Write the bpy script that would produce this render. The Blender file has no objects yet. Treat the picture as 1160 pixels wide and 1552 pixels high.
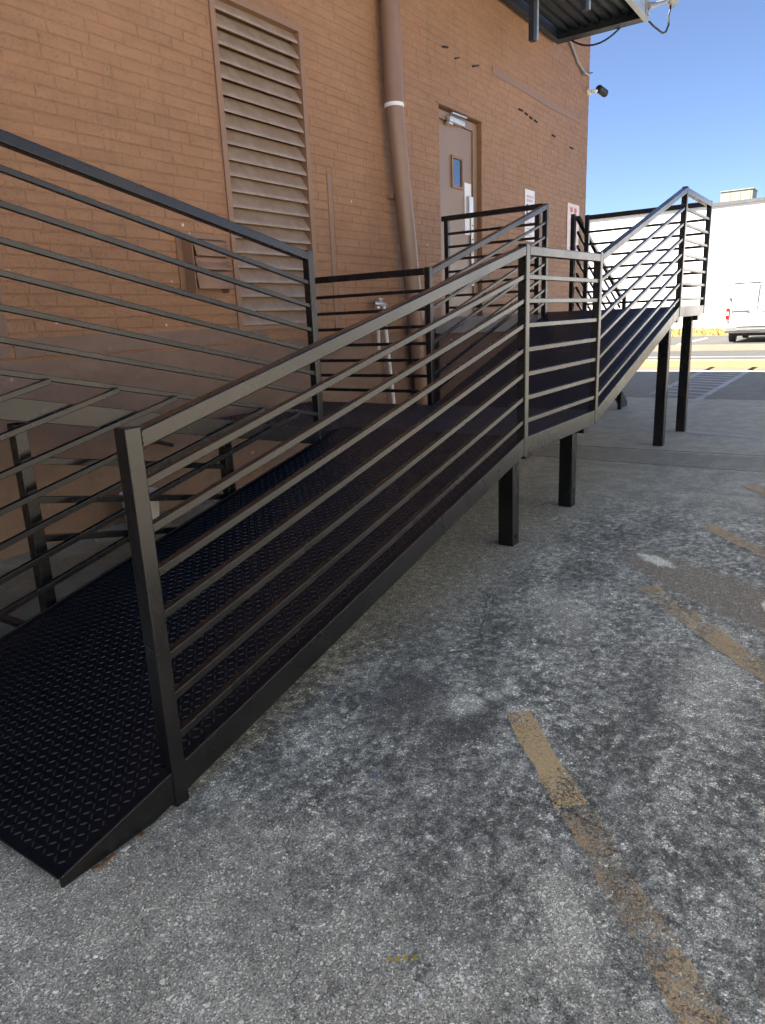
import bpy, bmesh, math, random
from mathutils import Vector, Matrix
random.seed(7)
rad = math.radians
S = bpy.context.scene
COL = S.collection

# ------------------------------------------------------------------ camera
# x runs along the brick wall (away), y towards the wall, z up
F = Vector((0.795, 0.548, -0.262)); YAW, PITCH, ROLL, FPX = 0.6034, 0.2648, -0.0440, 1074.93
c, s = math.cos, math.sin
F = Vector((c(YAW)*c(PITCH), s(YAW)*c(PITCH), -s(PITCH)))
R0 = Vector((s(YAW), -c(YAW), 0)); U0 = R0.cross(F)
R = R0*c(ROLL) + U0*s(ROLL); U = U0*c(ROLL) - R0*s(ROLL)
cam_d = bpy.data.cameras.new('camera'); cam = bpy.data.objects.new('camera', cam_d); COL.objects.link(cam)
m = Matrix((R, U, -F)).transposed().to_4x4(); m.translation = (0, 0, 1.37); cam.matrix_world = m
cam_d.sensor_fit = 'VERTICAL'; cam_d.sensor_height = 36.0; cam_d.lens = 36.0*FPX/1552.0
cam_d.clip_start = 0.05; cam_d.clip_end = 2000
S.camera = cam
CAM = Vector((0, 0, 1.37))

# ------------------------------------------------------------------ sky and sun
SUN = Vector((-0.48, 0.645, 1.0)).normalized()            # towards the sun: behind the brick building
EL = math.asin(SUN.z); AZ = math.atan2(SUN.x, SUN.y)
world = bpy.data.worlds.new('World'); S.world = world; world.use_nodes = True
wn = world.node_tree.nodes; wl = world.node_tree.links; wn.clear()
sky = wn.new('ShaderNodeTexSky'); sky.sky_type = 'NISHITA'; sky.sun_disc = False
sky.sun_elevation = EL; sky.sun_rotation = AZ; sky.altitude = 0; sky.air_density = 0.42; sky.dust_density = 1.0; sky.ozone_density = 2.6
bg = wn.new('ShaderNodeBackground'); bg.inputs['Strength'].default_value = 0.05
wo = wn.new('ShaderNodeOutputWorld'); wl.new(sky.outputs[0], bg.inputs[0]); wl.new(bg.outputs[0], wo.inputs[0])
sun_d = bpy.data.lights.new('sun', 'SUN'); sun_d.energy = 5.0; sun_d.angle = rad(0.53); sun_d.color = (1.0, 0.94, 0.84)
sun = bpy.data.objects.new('sun', sun_d); COL.objects.link(sun)
sun.rotation_euler = (-SUN).to_track_quat('-Z', 'Y').to_euler(); sun.location = (0, 0, 30)
vs = S.view_settings; vs.view_transform = 'Standard'; vs.look = 'None'; vs.gamma = 1.0; vs.exposure = 2.75
vs.use_curve_mapping = False
S.cycles.max_bounces = 8; S.cycles.diffuse_bounces = 4; S.cycles.glossy_bounces = 4

# ------------------------------------------------------------------ helpers
class MB:
    def __init__(self): self.v = []; self.f = []
    def add(self, vs_, fs_):
        n = len(self.v); self.v += [tuple(p) for p in vs_]; self.f += [tuple(i+n for i in f) for f in fs_]; return self
    def box(self, x0, x1, y0, y1, z0, z1):
        return self.add([(x0,y0,z0),(x1,y0,z0),(x1,y1,z0),(x0,y1,z0),(x0,y0,z1),(x1,y0,z1),(x1,y1,z1),(x0,y1,z1)],
                        [(0,3,2,1),(4,5,6,7),(0,1,5,4),(1,2,6,5),(2,3,7,6),(3,0,4,7)])
    def slant(self, xa, za, xb, zb, y0, y1, h):            # bar between two posts, cut plumb at both ends
        k = h/2
        return self.add([(xa,y0,za-k),(xb,y0,zb-k),(xb,y1,zb-k),(xa,y1,za-k),(xa,y0,za+k),(xb,y0,zb+k),(xb,y1,zb+k),(xa,y1,za+k)],
                        [(0,3,2,1),(4,5,6,7),(0,1,5,4),(1,2,6,5),(2,3,7,6),(3,0,4,7)])
    def prism(self, pts, y0, y1):                          # (x,z) outline, extruded in y
        n = len(pts); a = [(p[0],y0,p[1]) for p in pts]; b = [(p[0],y1,p[1]) for p in pts]
        return self.add(a+b, [tuple(range(n)), tuple(range(2*n-1, n-1, -1))] + [(i, i+n, (i+1)%n+n, (i+1)%n) for i in range(n)])
    def prismx(self, pts, x0, x1):                         # (y,z) outline, extruded in x
        n = len(pts); a = [(x0,p[0],p[1]) for p in pts]; b = [(x1,p[0],p[1]) for p in pts]
        return self.add(a+b, [tuple(range(n)), tuple(range(2*n-1, n-1, -1))] + [(i, i+n, (i+1)%n+n, (i+1)%n) for i in range(n)])
    def prismz(self, pts, z0, z1):                         # (x,y) outline
        n = len(pts); a = [(p[0],p[1],z0) for p in pts]; b = [(p[0],p[1],z1) for p in pts]
        return self.add(a+b, [tuple(range(n-1, -1, -1)), tuple(range(n, 2*n))] + [(i, (i+1)%n, (i+1)%n+n, i+n) for i in range(n)])
    def tube(self, path, r, n=10, cap=True):
        P = [Vector(p) for p in path]; rings = []
        rr = r if isinstance(r, (list, tuple)) else [r]*len(P)
        up = Vector((0.13, 0.21, 0.97))
        base = len(self.v); vs_ = []; fs_ = []
        for i, p in enumerate(P):
            d = (P[min(i+1, len(P)-1)] - P[max(i-1, 0)]).normalized()
            if abs(d.dot(up)) > .96: up = Vector((0.9, 0.3, 0.1))
            a = d.cross(up).normalized(); b = d.cross(a).normalized()
            for k in range(n):
                t = 2*math.pi*k/n; vs_.append(p + a*(rr[i]*c(t)) + b*(rr[i]*s(t)))
        for i in range(len(P)-1):
            for k in range(n):
                k2 = (k+1) % n; fs_.append((i*n+k, i*n+k2, (i+1)*n+k2, (i+1)*n+k))
        if cap: fs_ += [tuple(range(n-1, -1, -1)), tuple((len(P)-1)*n+k for k in range(n))]
        return self.add(vs_, fs_)
    def lathe(self, o, prof, n=24):                        # (r,z) profile about vertical axis at o
        vs_ = []; fs_ = []
        for r_, z_ in prof:
            for k in range(n):
                t = 2*math.pi*k/n; vs_.append((o[0]+r_*c(t), o[1]+r_*s(t), o[2]+z_))
        for i in range(len(prof)-1):
            for k in range(n):
                k2 = (k+1) % n; fs_.append((i*n+k, i*n+k2, (i+1)*n+k2, (i+1)*n+k))
        return self.add(vs_, fs_)
    def build(self, name, mat, parent=None, bevel=0, smooth=False, seg=2, off=None):
        me = bpy.data.meshes.new(name)
        vv = self.v
        me.from_pydata(vv, [], self.f); me.update()
        bm = bmesh.new(); bm.from_mesh(me); bmesh.ops.recalc_face_normals(bm, faces=bm.faces); bm.to_mesh(me); bm.free()
        me.materials.append(mat)
        o = bpy.data.objects.new(name, me); COL.objects.link(o)
        if parent is not None: o.parent = parent
        if smooth:
            for p in me.polygons: p.use_smooth = True
        if bevel:
            b = o.modifiers.new('bevel', 'BEVEL'); b.width = bevel; b.segments = seg; b.limit_method = 'ANGLE'; b.angle_limit = rad(35)
            for p in me.polygons: p.use_smooth = True
            b.harden_normals = True
        if off is not None: o.location = off
        return o
def tag(o, label=None, cat=None, group=None, kind=None):
    if label: o['label'] = label
    if cat: o['category'] = cat
    if group: o['group'] = group
    if kind: o['kind'] = kind
    return o
def thing(name, label, cat, group=None, loc=(0,0,0)):
    o = bpy.data.objects.new(name, None); COL.objects.link(o); o.location = loc; o.empty_display_size = .2
    return tag(o, label, cat, group)

# ------------------------------------------------------------------ material kit
class NT:
    def __init__(self, name):
        self.m = bpy.data.materials.new(name); self.m.use_nodes = True
        t = self.m.node_tree; self.n = t.nodes; self.l = t.links; self.n.clear()
        self.out = self.n.new('ShaderNodeOutputMaterial'); self.b = self.n.new('ShaderNodeBsdfPrincipled')
        self.l.new(self.b.outputs[0], self.out.inputs[0]); self._pos = None
    def set(self, **k):
        for a, v in k.items():
            i = self.b.inputs[a.replace('_', ' ')]
            if hasattr(v, 'links') or isinstance(v, bpy.types.NodeSocket): self.l.new(v, i)
            else: i.default_value = v if not (isinstance(v, tuple) and len(v) == 3) else (*v, 1)
        return self
    def pos(self):
        if not self._pos: self._pos = self.n.new('ShaderNodeNewGeometry').outputs['Position']
        return self._pos
    def link(self, a, i):
        if isinstance(a, bpy.types.NodeSocket): self.l.new(a, i)
        elif isinstance(a, tuple) and len(a) == 3 and i.type == 'RGBA': i.default_value = (*a, 1)
        else: i.default_value = a
    def math(self, op, a, b=0.0, clamp=False):
        n = self.n.new('ShaderNodeMath'); n.operation = op; n.use_clamp = clamp
        self.link(a, n.inputs[0]); self.link(b, n.inputs[1]); return n.outputs[0]
    def scalepos(self, sc):
        n = self.n.new('ShaderNodeVectorMath'); n.operation = 'MULTIPLY'; self.l.new(self.pos(), n.inputs[0]); n.inputs[1].default_value = sc; return n.outputs[0]
    def noise(self, scale, detail=4, rough=.55, dist=0, vec=None):
        n = self.n.new('ShaderNodeTexNoise'); n.inputs['Scale'].default_value = scale; n.inputs['Detail'].default_value = detail
        n.inputs['Roughness'].default_value = rough; n.inputs['Distortion'].default_value = dist
        self.l.new(vec if vec is not None else self.pos(), n.inputs['Vector']); return n.outputs['Fac']
    def vor(self, scale, feat='F1', out='Distance', rnd=1.0, vec=None):
        n = self.n.new('ShaderNodeTexVoronoi'); n.feature = feat; n.inputs['Scale'].default_value = scale; n.inputs['Randomness'].default_value = rnd
        self.l.new(vec if vec is not None else self.pos(), n.inputs['Vector']); return n.outputs[out]
    def ramp(self, fac, stops, interp='LINEAR'):
        n = self.n.new('ShaderNodeValToRGB'); e = n.color_ramp.elements; n.color_ramp.interpolation = interp
        while len(e) < len(stops): e.new(.5)
        for k, (p_, col) in enumerate(stops):
            e[k].position = p_; e[k].color = (col, col, col, 1) if isinstance(col, (int, float)) else (*col, 1)
        self.l.new(fac, n.inputs[0]); return n.outputs[0]
    def mr(self, v, a, b, c0=0.0, d0=1.0, smooth=True):
        n = self.n.new('ShaderNodeMapRange'); n.interpolation_type = 'SMOOTHSTEP' if smooth else 'LINEAR'
        self.l.new(v, n.inputs[0])
        for k, x in zip((1,2,3,4), (a, b, c0, d0)): n.inputs[k].default_value = x
        return n.outputs[0]
    def mix(self, fac, a, b, mode='MIX'):
        n = self.n.new('ShaderNodeMix'); n.data_type = 'RGBA'; n.blend_type = mode
        self.link(fac, n.inputs[0]); self.link(a, n.inputs[6]); self.link(b, n.inputs[7]); return n.outputs[2]
    def bump(self, h, strength=.3, dist=.01, nrm=None):
        n = self.n.new('ShaderNodeBump'); n.inputs['Strength'].default_value = strength; n.inputs['Distance'].default_value = dist
        self.l.new(h, n.inputs['Height'])
        if nrm is not None: self.l.new(nrm, n.inputs['Normal'])
        return n.outputs[0]
    def sep(self):
        n = self.n.new('ShaderNodeSeparateXYZ'); self.l.new(self.pos(), n.inputs[0]); return n.outputs
    def blob(self, cx, cy, rx, ry, ang=0.0, wob=.35, nz=None, soft=.45):     # ragged patch in the ground plane
        X, Y, _ = self.sep()
        dx = self.math('SUBTRACT', X, cx); dy = self.math('SUBTRACT', Y, cy)
        u = self.math('DIVIDE', self.math('ADD', self.math('MULTIPLY', dx, c(ang)), self.math('MULTIPLY', dy, s(ang))), rx)
        v = self.math('DIVIDE', self.math('SUBTRACT', self.math('MULTIPLY', dy, c(ang)), self.math('MULTIPLY', dx, s(ang))), ry)
        d = self.math('SQRT', self.math('ADD', self.math('MULTIPLY', u, u), self.math('MULTIPLY', v, v)))
        d = self.math('ADD', d, self.math('MULTIPLY', self.math('SUBTRACT', nz, .5), wob*4))
        return self.mr(d, 1.0, 1.0-soft)

def simple(name, col, rough=.5, metal=0.0, var=.12, nscale=6, bump=0.0, bscale=60, spec=.5):
    t = NT(name); nz = t.noise(nscale, 5, .6)
    lo = tuple(max(0, x*(1-var)) for x in col); hi = tuple(min(1, x*(1+var)) for x in col)
    t.set(Base_Color=t.ramp(nz, [(.3, lo), (.7, hi)]), Roughness=t.mr(nz, .3, .7, max(.05, rough-.06), min(1, rough+.06)), Metallic=metal)
    t.b.inputs['Specular IOR Level'].default_value = spec
    if bump: t.set(Normal=t.bump(t.noise(bscale, 4, .6), bump, .004))
    return t.m

def steel_paint(name, col=(.0065, .0068, .0075), rough=.27, dust=.010, spec=.44, tint=(1, 1, 1)):
    t = NT(name)
    nz = t.noise(2.2, 4, .55); sm = t.noise(9, 3, .5)
    t.set(Base_Color=t.mix(t.math('MULTIPLY', t.mr(nz, .5, .8), dust), col, (.30, .27, .23)),
          Roughness=t.math('ADD', t.mr(nz, .3, .75, rough-.03, rough+.06), t.mr(sm, .3, .7, -.02, .02)))
    t.b.inputs['Specular IOR Level'].default_value = spec; t.b.inputs['Specular Tint'].default_value = (*tint, 1)
    return t.m

def wall_paint(name, lo=(.255, .131, .064), hi=(.335, .176, .089), pits=True, chips=True):
    t = NT(name)
    big = t.noise(.55, 5, .6); bricky = t.noise(1.0, 2, .5, vec=t.scalepos((3.2, 1.0, 12.0)))
    fine = t.noise(75, 3, .72); mid = t.noise(20, 4, .6)
    colr = t.ramp(t.math('ADD', t.math('MULTIPLY', big, .55), t.math('MULTIPLY', bricky, .45)), [(.36, lo), (.64, hi)])
    colr = t.mix(t.mr(mid, .52, .75, 0, .25), colr, tuple(x*.74 for x in lo))
    X, Y, Z = t.sep()
    # old rain streaking and grime, stretched down the wall
    st = t.noise(1.0, 5, .65, vec=t.scalepos((5.0, 1.0, .55)))
    colr = t.mix(t.mr(st, .55, .78, 0, .28), colr, (.115, .083, .066))
    if pits:
        pit = t.mr(fine, .42, .30); colr = t.mix(t.math('MULTIPLY', pit, .75), colr, tuple(x*.45 for x in lo))
    if chips:
        wobble = t.math('ADD', t.vor(7.5), t.math('MULTIPLY', t.noise(45, 3, .7), .10))
        sparse = t.mr(t.noise(1.3, 3, .6), .50, .58)
        chip = t.math('MULTIPLY', t.mr(wobble, .150, .132), sparse)
        chip = t.math('MULTIPLY', chip, t.mr(Z, 2.9, 2.3))
        colr = t.mix(t.math('MULTIPLY', chip, .85), colr, (.62, .57, .50))
    t.set(Base_Color=colr, Roughness=t.mr(mid, .3, .7, .52, .68))
    h = t.math('ADD', t.math('MULTIPLY', t.mr(fine, .2, .55), .8), t.math('MULTIPLY', mid, .5))
    t.set(Normal=t.bump(h, .55 if pits else .18, .006))
    t.b.inputs['Specular IOR Level'].default_value = .4
    return t.m

M = {}
M['black'] = steel_paint('black_satin_steel_paint')
M['deck'] = steel_paint('black_tread_plate_paint', (.0030, .0042, .0068), .40, .004, .26, (.72, .86, 1.0))
M['tread'] = steel_paint('worn_tread_lozenge', (.009, .010, .0125), .30, .06, .55)
M['wall'] = wall_paint('brown_painted_brick')
M['base'] = wall_paint('brown_painted_render', (.165, .105, .072), (.215, .143, .102), pits=False)
M['mortar'] = wall_paint('brown_painted_mortar', (.225, .117, .060), (.285, .150, .078), chips=False)
M['trim'] = simple('brown_trim_paint', (.240, .134, .076), .5, var=.10, bump=.08)
M['door'] = simple('tan_door_paint', (.255, .166, .106), .42, var=.07, nscale=3, bump=.05)
M['pipe'] = simple('brown_pipe_paint', (.225, .136, .088), .38, var=.10, nscale=3, bump=.06)
M['dark'] = simple('dark_void', (.012, .011, .010), .8)
M['white'] = simple('white_enamel', (.78, .78, .76), .4, var=.04)
M['dirtywhite'] = simple('weathered_white_plastic', (.66, .65, .61), .45, var=.10, nscale=20)
M['alu'] = simple('brushed_aluminium', (.62, .62, .60), .35, .7, var=.06)
M['grey'] = simple('grey_conduit', (.26, .26, .255), .5, .2)
M['rubber'] = simple('black_rubber', (.014, .014, .016), .6)
M['stucco'] = simple('white_render', (.72, .72, .71), .8, var=.03, nscale=.4)
M['capmetal'] = simple('grey_coping', (.10, .10, .105), .5)
M['hvac'] = simple('beige_sheet_metal', (.26, .25, .185), .5)
M['vanwhite'] = simple('white_car_paint', (.80, .80, .79), .22, var=.02, spec=.6)
M['greyplastic'] = simple('grey_bumper_plastic', (.16, .16, .16), .6)
M['red'] = simple('red_lens', (.45, .012, .010), .2)
M['clearlens'] = simple('pale_lens', (.75, .70, .68), .2)
M['steelgrey'] = simple('galvanised_steel', (.42, .45, .48), .42, .5, var=.12, nscale=9)
M['platform'] = steel_paint('dark_platform_steel', (.020, .026, .037), .5, .02)
M['leaf'] = simple('dry_leaf', (.30, .17, .075), .7, var=.3, nscale=40)
M['shell'] = simple('pale_chip', (.62, .58, .50), .6, var=.12, nscale=40)
t = NT('window_glass'); t.set(Base_Color=(.02, .03, .04), Roughness=.03, Metallic=0.0); t.b.inputs['Specular IOR Level'].default_value = 1.0; t.b.inputs['IOR'].default_value = 1.9
M['glass'] = t.m

# louvre blades: brown mottled paler, sky sheen painted in with the chalky fade
t = NT('sheen_chalk_louver_paint')
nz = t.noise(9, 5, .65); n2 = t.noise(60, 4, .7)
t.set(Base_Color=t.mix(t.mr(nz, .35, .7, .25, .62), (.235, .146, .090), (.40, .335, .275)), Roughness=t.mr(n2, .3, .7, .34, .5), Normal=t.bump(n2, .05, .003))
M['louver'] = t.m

# concrete of the stoop
t = NT('weathered_concrete')
a = t.noise(5, 6, .7); b_ = t.noise(70, 4, .7)
t.set(Base_Color=t.mix(t.mr(b_, .35, .7), t.ramp(a, [(.3, (.16, .16, .15)), (.7, (.36, .355, .33))]), (.30, .30, .285)), Roughness=.85, Normal=t.bump(b_, .4, .006))
M['concrete'] = t.m

# ---- the lot
t = NT('worn_lot_surface')
X, Y, Z = t.sep()
w0 = t.noise(1.1, 7, .68); w1 = t.noise(4.6, 8, .72); w2 = t.noise(24, 6, .78); w3 = t.noise(85, 4, .75)
edge = t.noise(6.5, 6, .7)
va = t.n.new('ShaderNodeTexVoronoi'); va.inputs['Scale'].default_value = 310; t.l.new(t.pos(), va.inputs['Vector'])
vb = t.n.new('ShaderNodeTexVoronoi'); vb.inputs['Scale'].default_value = 150; t.l.new(t.pos(), vb.inputs['Vector'])
bwa = t.n.new('ShaderNodeSeparateColor'); t.l.new(va.outputs['Color'], bwa.inputs[0]); bwb = t.n.new('ShaderNodeSeparateColor'); t.l.new(vb.outputs['Color'], bwb.inputs[0])
agg = t.ramp(bwa.outputs[0], [(0.0, .34), (.25, .70), (.60, 1.0), (.86, 1.25), (.95, 1.8), (1.0, 2.6)])
aggb = t.ramp(bwb.outputs[0], [(0.0, .72), (.12, .92), (.88, 1.04), (.955, 1.5), (1.0, 2.8)])
wear = t.math('ADD', t.math('ADD', t.math('MULTIPLY', w0, .16), t.math('MULTIPLY', w1, .30)), t.math('MULTIPLY', w2, .54))
base = t.ramp(wear, [(.385, (.048, .048, .047)), (.455, (.092, .092, .088)), (.505, (.165, .163, .157)), (.545, (.270, .266, .254)), (.60, (.42, .413, .392))])
# pale lime and scuff blotches, dark drips
pale = t.math('MULTIPLY', t.mr(t.noise(21, 6, .74), .545, .60), t.mr(t.noise(2.6, 5, .65), .46, .58))
base = t.mix(t.math('MULTIPLY', pale, .78), base, (.47, .46, .43))
drip = t.mr(t.noise(6.1, 6, .74), .585, .66)
base = t.mix(t.math('MULTIPLY', drip, .55), base, (.062, .059, .055))
def put(mask, col, amt):
    global base
    base = t.mix(t.math('MULTIPLY', mask, amt), base, col)
slab = t.mix(t.mr(w1, .35, .68), (.255, .243, .222), (.36, .345, .315))
nearm = t.mr(t.math('ADD', X, t.math('MULTIPLY', t.math('SUBTRACT', edge, .5), 1.5)), 1.50, .75)
base = t.mix(t.math('MULTIPLY', nearm, .8), base, slab)
under = t.mr(t.math('ADD', Y, t.math('MULTIPLY', t.math('SUBTRACT', edge, .5), 1.2)), 1.25, 1.75)
under = t.math('MULTIPLY', under, t.mr(X, 1.9, 2.9))
base = t.mix(t.math('MULTIPLY', under, .72), base, t.mix(t.mr(w2, .35, .65), (.185, .168, .146), (.262, .242, .214)))
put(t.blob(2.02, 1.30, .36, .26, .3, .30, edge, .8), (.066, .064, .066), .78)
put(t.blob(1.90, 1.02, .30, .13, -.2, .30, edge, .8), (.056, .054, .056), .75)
put(t.blob(3.62, .48, .82, .24, .91, .20, edge, .35), (.165, .138, .115), .85)
put(t.blob(3.96, .88, .16, .07, .9, .45, w2, .5), (.55, .53, .50), .8)
put(t.blob(3.52, .26, .10, .04, .3, .30, edge, .25), (.55, .53, .50), .7)
for cx, cy, r_ in ((2.06, 1.09, .075), (2.17, 1.03, .04), (2.24, .99, .045), (2.12, .93, .03), (2.30, 1.02, .022), (2.24, .86, .025), (2.02, .80, .02), (2.12, .74, .022), (1.96, .88, .018)):
    put(t.blob(cx, cy, r_*1.2, r_*1.05, 0, .16, w2, .5), (.40, .395, .37), .65)
put(t.blob(1.34, .46, .20, .10, .8, .35, edge, .8), (.46, .44, .40), .62)
put(t.blob(2.70, .36, .60, .20, .1, .35, edge, .9), (.42, .40, .37), .45)
put(t.blob(3.05, 1.10, .55, .22, .5, .35, edge, .9), (.37, .35, .32), .40)
# farther: dark cold patch, broom-finished slab, smooth asphalt, then the sunlit street side
Xw = t.math('ADD', X, t.math('MULTIPLY', t.math('SUBTRACT', edge, .5), .22))
mid_ = t.math('MULTIPLY', t.mr(Xw, 4.6, 5.6), .75)
base = t.mix(mid_, base, t.mix(t.mr(w1, .38, .66), (.190, .182, .168), (.30, .288, .266)))
cold = t.math('MULTIPLY', t.mr(Xw, 6.52, 6.62), t.mr(Xw, 7.30, 7.20))
base = t.mix(t.math('MULTIPLY', cold, .55), base, t.mix(w2, (.095, .093, .090), (.19, .184, .174)))
far = t.mr(Xw, 7.22, 7.30)
base = t.mix(far, base, t.mix(t.mr(w1, .35, .7), (.205, .200, .188), (.300, .292, .274)))
far2 = t.mr(Xw, 11.62, 11.74)
base = t.mix(far2, base, t.mix(t.mr(w1, .35, .7), (.115, .112, .106), (.165, .160, .152)))
uslab = t.math('MULTIPLY', t.mr(Y, 2.80, 2.86), t.mr(X, 7.0, 6.4))
base = t.mix(t.math('MULTIPLY', uslab, .9), base, t.mix(t.mr(w1, .36, .68), (.17, .168, .160), (.25, .246, .235)))
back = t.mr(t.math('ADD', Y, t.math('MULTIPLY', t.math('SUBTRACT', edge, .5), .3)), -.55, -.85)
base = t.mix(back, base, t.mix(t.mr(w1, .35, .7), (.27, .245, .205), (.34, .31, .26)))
agm = t.math('MULTIPLY', t.math('SUBTRACT', 1.0, t.math('MULTIPLY', t.mr(X, 2.5, 8.0), .72)), t.math('SUBTRACT', 1.0, t.math('MULTIPLY', uslab, .7)))
agx = t.mix(agm, (1, 1, 1), agg); agy = t.mix(t.math('MULTIPLY', agm, .8), (1, 1, 1), aggb)
base = t.mix(1.0, t.mix(1.0, base, agx, 'MULTIPLY'), agy, 'MULTIPLY')
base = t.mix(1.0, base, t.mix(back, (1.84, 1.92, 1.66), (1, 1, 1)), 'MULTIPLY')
# hairline cracks
cv = t.n.new('ShaderNodeVectorMath'); cv.operation = 'ADD'
ns = t.n.new('ShaderNodeTexNoise'); ns.inputs['Scale'].default_value = 3.2; ns.inputs['Detail'].default_value = 6; t.l.new(t.pos(), ns.inputs['Vector'])
sc_ = t.n.new('ShaderNodeVectorMath'); sc_.operation = 'SCALE'; sc_.inputs['Scale'].default_value = .55; t.l.new(ns.outputs['Color'], sc_.inputs[0])
t.l.new(t.pos(), cv.inputs[0]); t.l.new(sc_.outputs[0], cv.inputs[1])
ce = t.vor(.62, 'DISTANCE_TO_EDGE', 'Distance', vec=cv.outputs[0])
crk = t.math('MULTIPLY', t.mr(ce, .0030, .0008), t.mr(w0, .54, .64))
base = t.mix(t.math('MULTIPLY', crk, .6), base, (.024, .024, .024))
def crack(x0, y0, x1, y1, w=.0035, amp=.07, amt=.85):
    global base, crk
    L = math.hypot(x1-x0, y1-y0); ca, sa = (x1-x0)/L, (y1-y0)/L
    dx = t.math('SUBTRACT', X, x0); dy = t.math('SUBTRACT', Y, y0)
    u = t.math('ADD', t.math('MULTIPLY', dx, ca), t.math('MULTIPLY', dy, sa)); v = t.math('SUBTRACT', t.math('MULTIPLY', dy, ca), t.math('MULTIPLY', dx, sa))
    v = t.math('ABSOLUTE', t.math('ADD', v, t.math('MULTIPLY', t.math('SUBTRACT', edge, .5), amp)))
    wv = t.math('MULTIPLY', t.mr(w2, .3, .6, .3, 1.4), w)
    k = t.math('MULTIPLY', t.math('LESS_THAN', v, wv), t.math('MULTIPLY', t.mr(u, 0, .05), t.mr(u, L, L-.05)))
    base = t.mix(t.math('MULTIPLY', k, amt), base, (.022, .022, .022)); crk = t.math('MAXIMUM', crk, k)
crack(1.72, .66, 1.66, .42, .0030, .07, .7); crack(1.95, .34, 1.72, -.1, .0030, .16, .6); crack(1.735, .40, 1.70, .02, .0018, .14, .45)
crack(2.55, .95, 2.15, .1, .0025, .16, .6); crack(1.25, 1.25, .55, .55, .0022, .16, .55); crack(3.1, 1.5, 2.5, 1.25, .003, .12, .7); crack(4.6, 1.4, 4.2, .2, .004, .2, .6)
crack(7.24, 3.2, 7.36, -.5, .012, .05, .8); crack(6.58, 3.2, 6.6, -.5, .009, .12, .8)
t.set(Base_Color=base, Roughness=t.mr(w1, .3, .7, .74, .92))
hh = t.math('ADD', t.math('MULTIPLY', t.mr(va.outputs['Distance'], .0, .75, 1, 0), .7), t.math('MULTIPLY', w3, .8))
hh = t.math('ADD', hh, t.math('MULTIPLY', w2, 1.2))
t.set(Normal=t.bump(hh, .85, .0045))
t.b.inputs['Specular IOR Level'].default_value = .35
M['lot'] = t.m

def paving(name, lo, hi, sc=3):
    t = NT(name); a = t.noise(sc, 6, .7); f = t.noise(55, 4, .7)
    t.set(Base_Color=t.mix(t.mr(f, .35, .7, 0, .35), t.ramp(a, [(.32, lo), (.68, hi)]), tuple(x*.6 for x in lo)), Roughness=.88, Normal=t.bump(f, .35, .006))
    return t.m
M['road'] = paving('sunlit_asphalt', (.036, .034, .032), (.052, .049, .046), 1.2)
M['tanpave'] = paving('tan_concrete', (.095, .075, .050), (.135, .108, .074), 2)
M['yellowkerb'] = paving('faded_yellow_kerb_paint', (.200, .155, .070), (.270, .215, .105), 4)
M['mulch'] = simple('yellow_ground_cover', (.17, .12, .028), .8, var=.5, nscale=30)
M['pebble'] = simple('grey_pebble', (.28, .27, .25), .8, var=.5, nscale=25)

def worn_paint(name, col, keep=.5, sc=9):
    t = NT(name); a = t.noise(sc, 8, .78); f = t.noise(150, 3, .8); g = t.noise(2.2, 3, .6)
    k = t.math('ADD', t.math('ADD', t.math('MULTIPLY', a, .34), t.math('MULTIPLY', f, .66)), t.math('MULTIPLY', t.math('SUBTRACT', g, .5), .35))
    alpha = t.mr(k, .5+.16*(1-2*keep), .5+.16*(1-2*keep)+.10)
    t.set(Base_Color=t.mix(t.mr(f, .35, .7), tuple(x*.72 for x in col), col), Roughness=.8, Alpha=t.math('MULTIPLY', alpha, .82), Normal=t.bump(f, .5, .004))
    return t.m
M['yellowline'] = worn_paint('worn_yellow_line', (.82, .60, .28), .82)
M['yellowfaint'] = worn_paint('faint_yellow_line', (.68, .50, .25), .68)
M['yellowghost'] = worn_paint('almost_gone_yellow_line', (.60, .45, .24), .55)
M['whiteline'] = worn_paint('worn_white_line', (.70, .70, .68), .90, 5)
M['bluemark'] = simple('blue_chalk_mark', (.08, .20, .42), .8)
M['yellowmark'] = simple('yellow_chalk_mark', (.50, .38, .04), .8)

# ------------------------------------------------------------------ ground and street
Y0, Y1, YL, YW = 1.5555, 2.855, 4.08, 4.447
def sheet(name, pts, z, mat, parent=None, kind=None):
    n = MB(); n.add([(x, y, z) for x, y in pts], [tuple(range(len(pts)))])
    o = n.build(name, mat, parent)
    if o.data.polygons[0].normal.z < 0: o.data.flip_normals()
    if kind: tag(o, kind=kind)
    return o
ground = sheet('parking_lot', [(-90,-120), (300,-120), (300,160), (-90,160)], 0.0, M['lot'], kind='structure')
apron = sheet('pavement', [(16.9,-70), (17.98,-70), (17.98,90), (16.9,90)], .004, M['tanpave'], kind='structure')
road = sheet('road', [(18.28,-70), (24.3,-70), (24.3,90), (18.28,90)], .004, M['road'], kind='structure')
tan2 = sheet('concrete_gutter', [(24.3,-70), (28.2,-70), (28.2,90), (24.3,90)], .006, M['tanpave'], kind='structure')
lot2 = sheet('far_parking_lot', [(28.2,-70), (36.4,-70), (36.4,90), (28.2,90)], .004, M['road'], kind='structure')
kb = MB()
yk = -40.0
kb.prism([(17.98,0),(18.00,.13),(18.03,.15),(18.25,.15),(18.28,.0)], -60, 60)
kerb = kb.build('kerb', M['yellowkerb']); tag(kerb, kind='structure')

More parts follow.
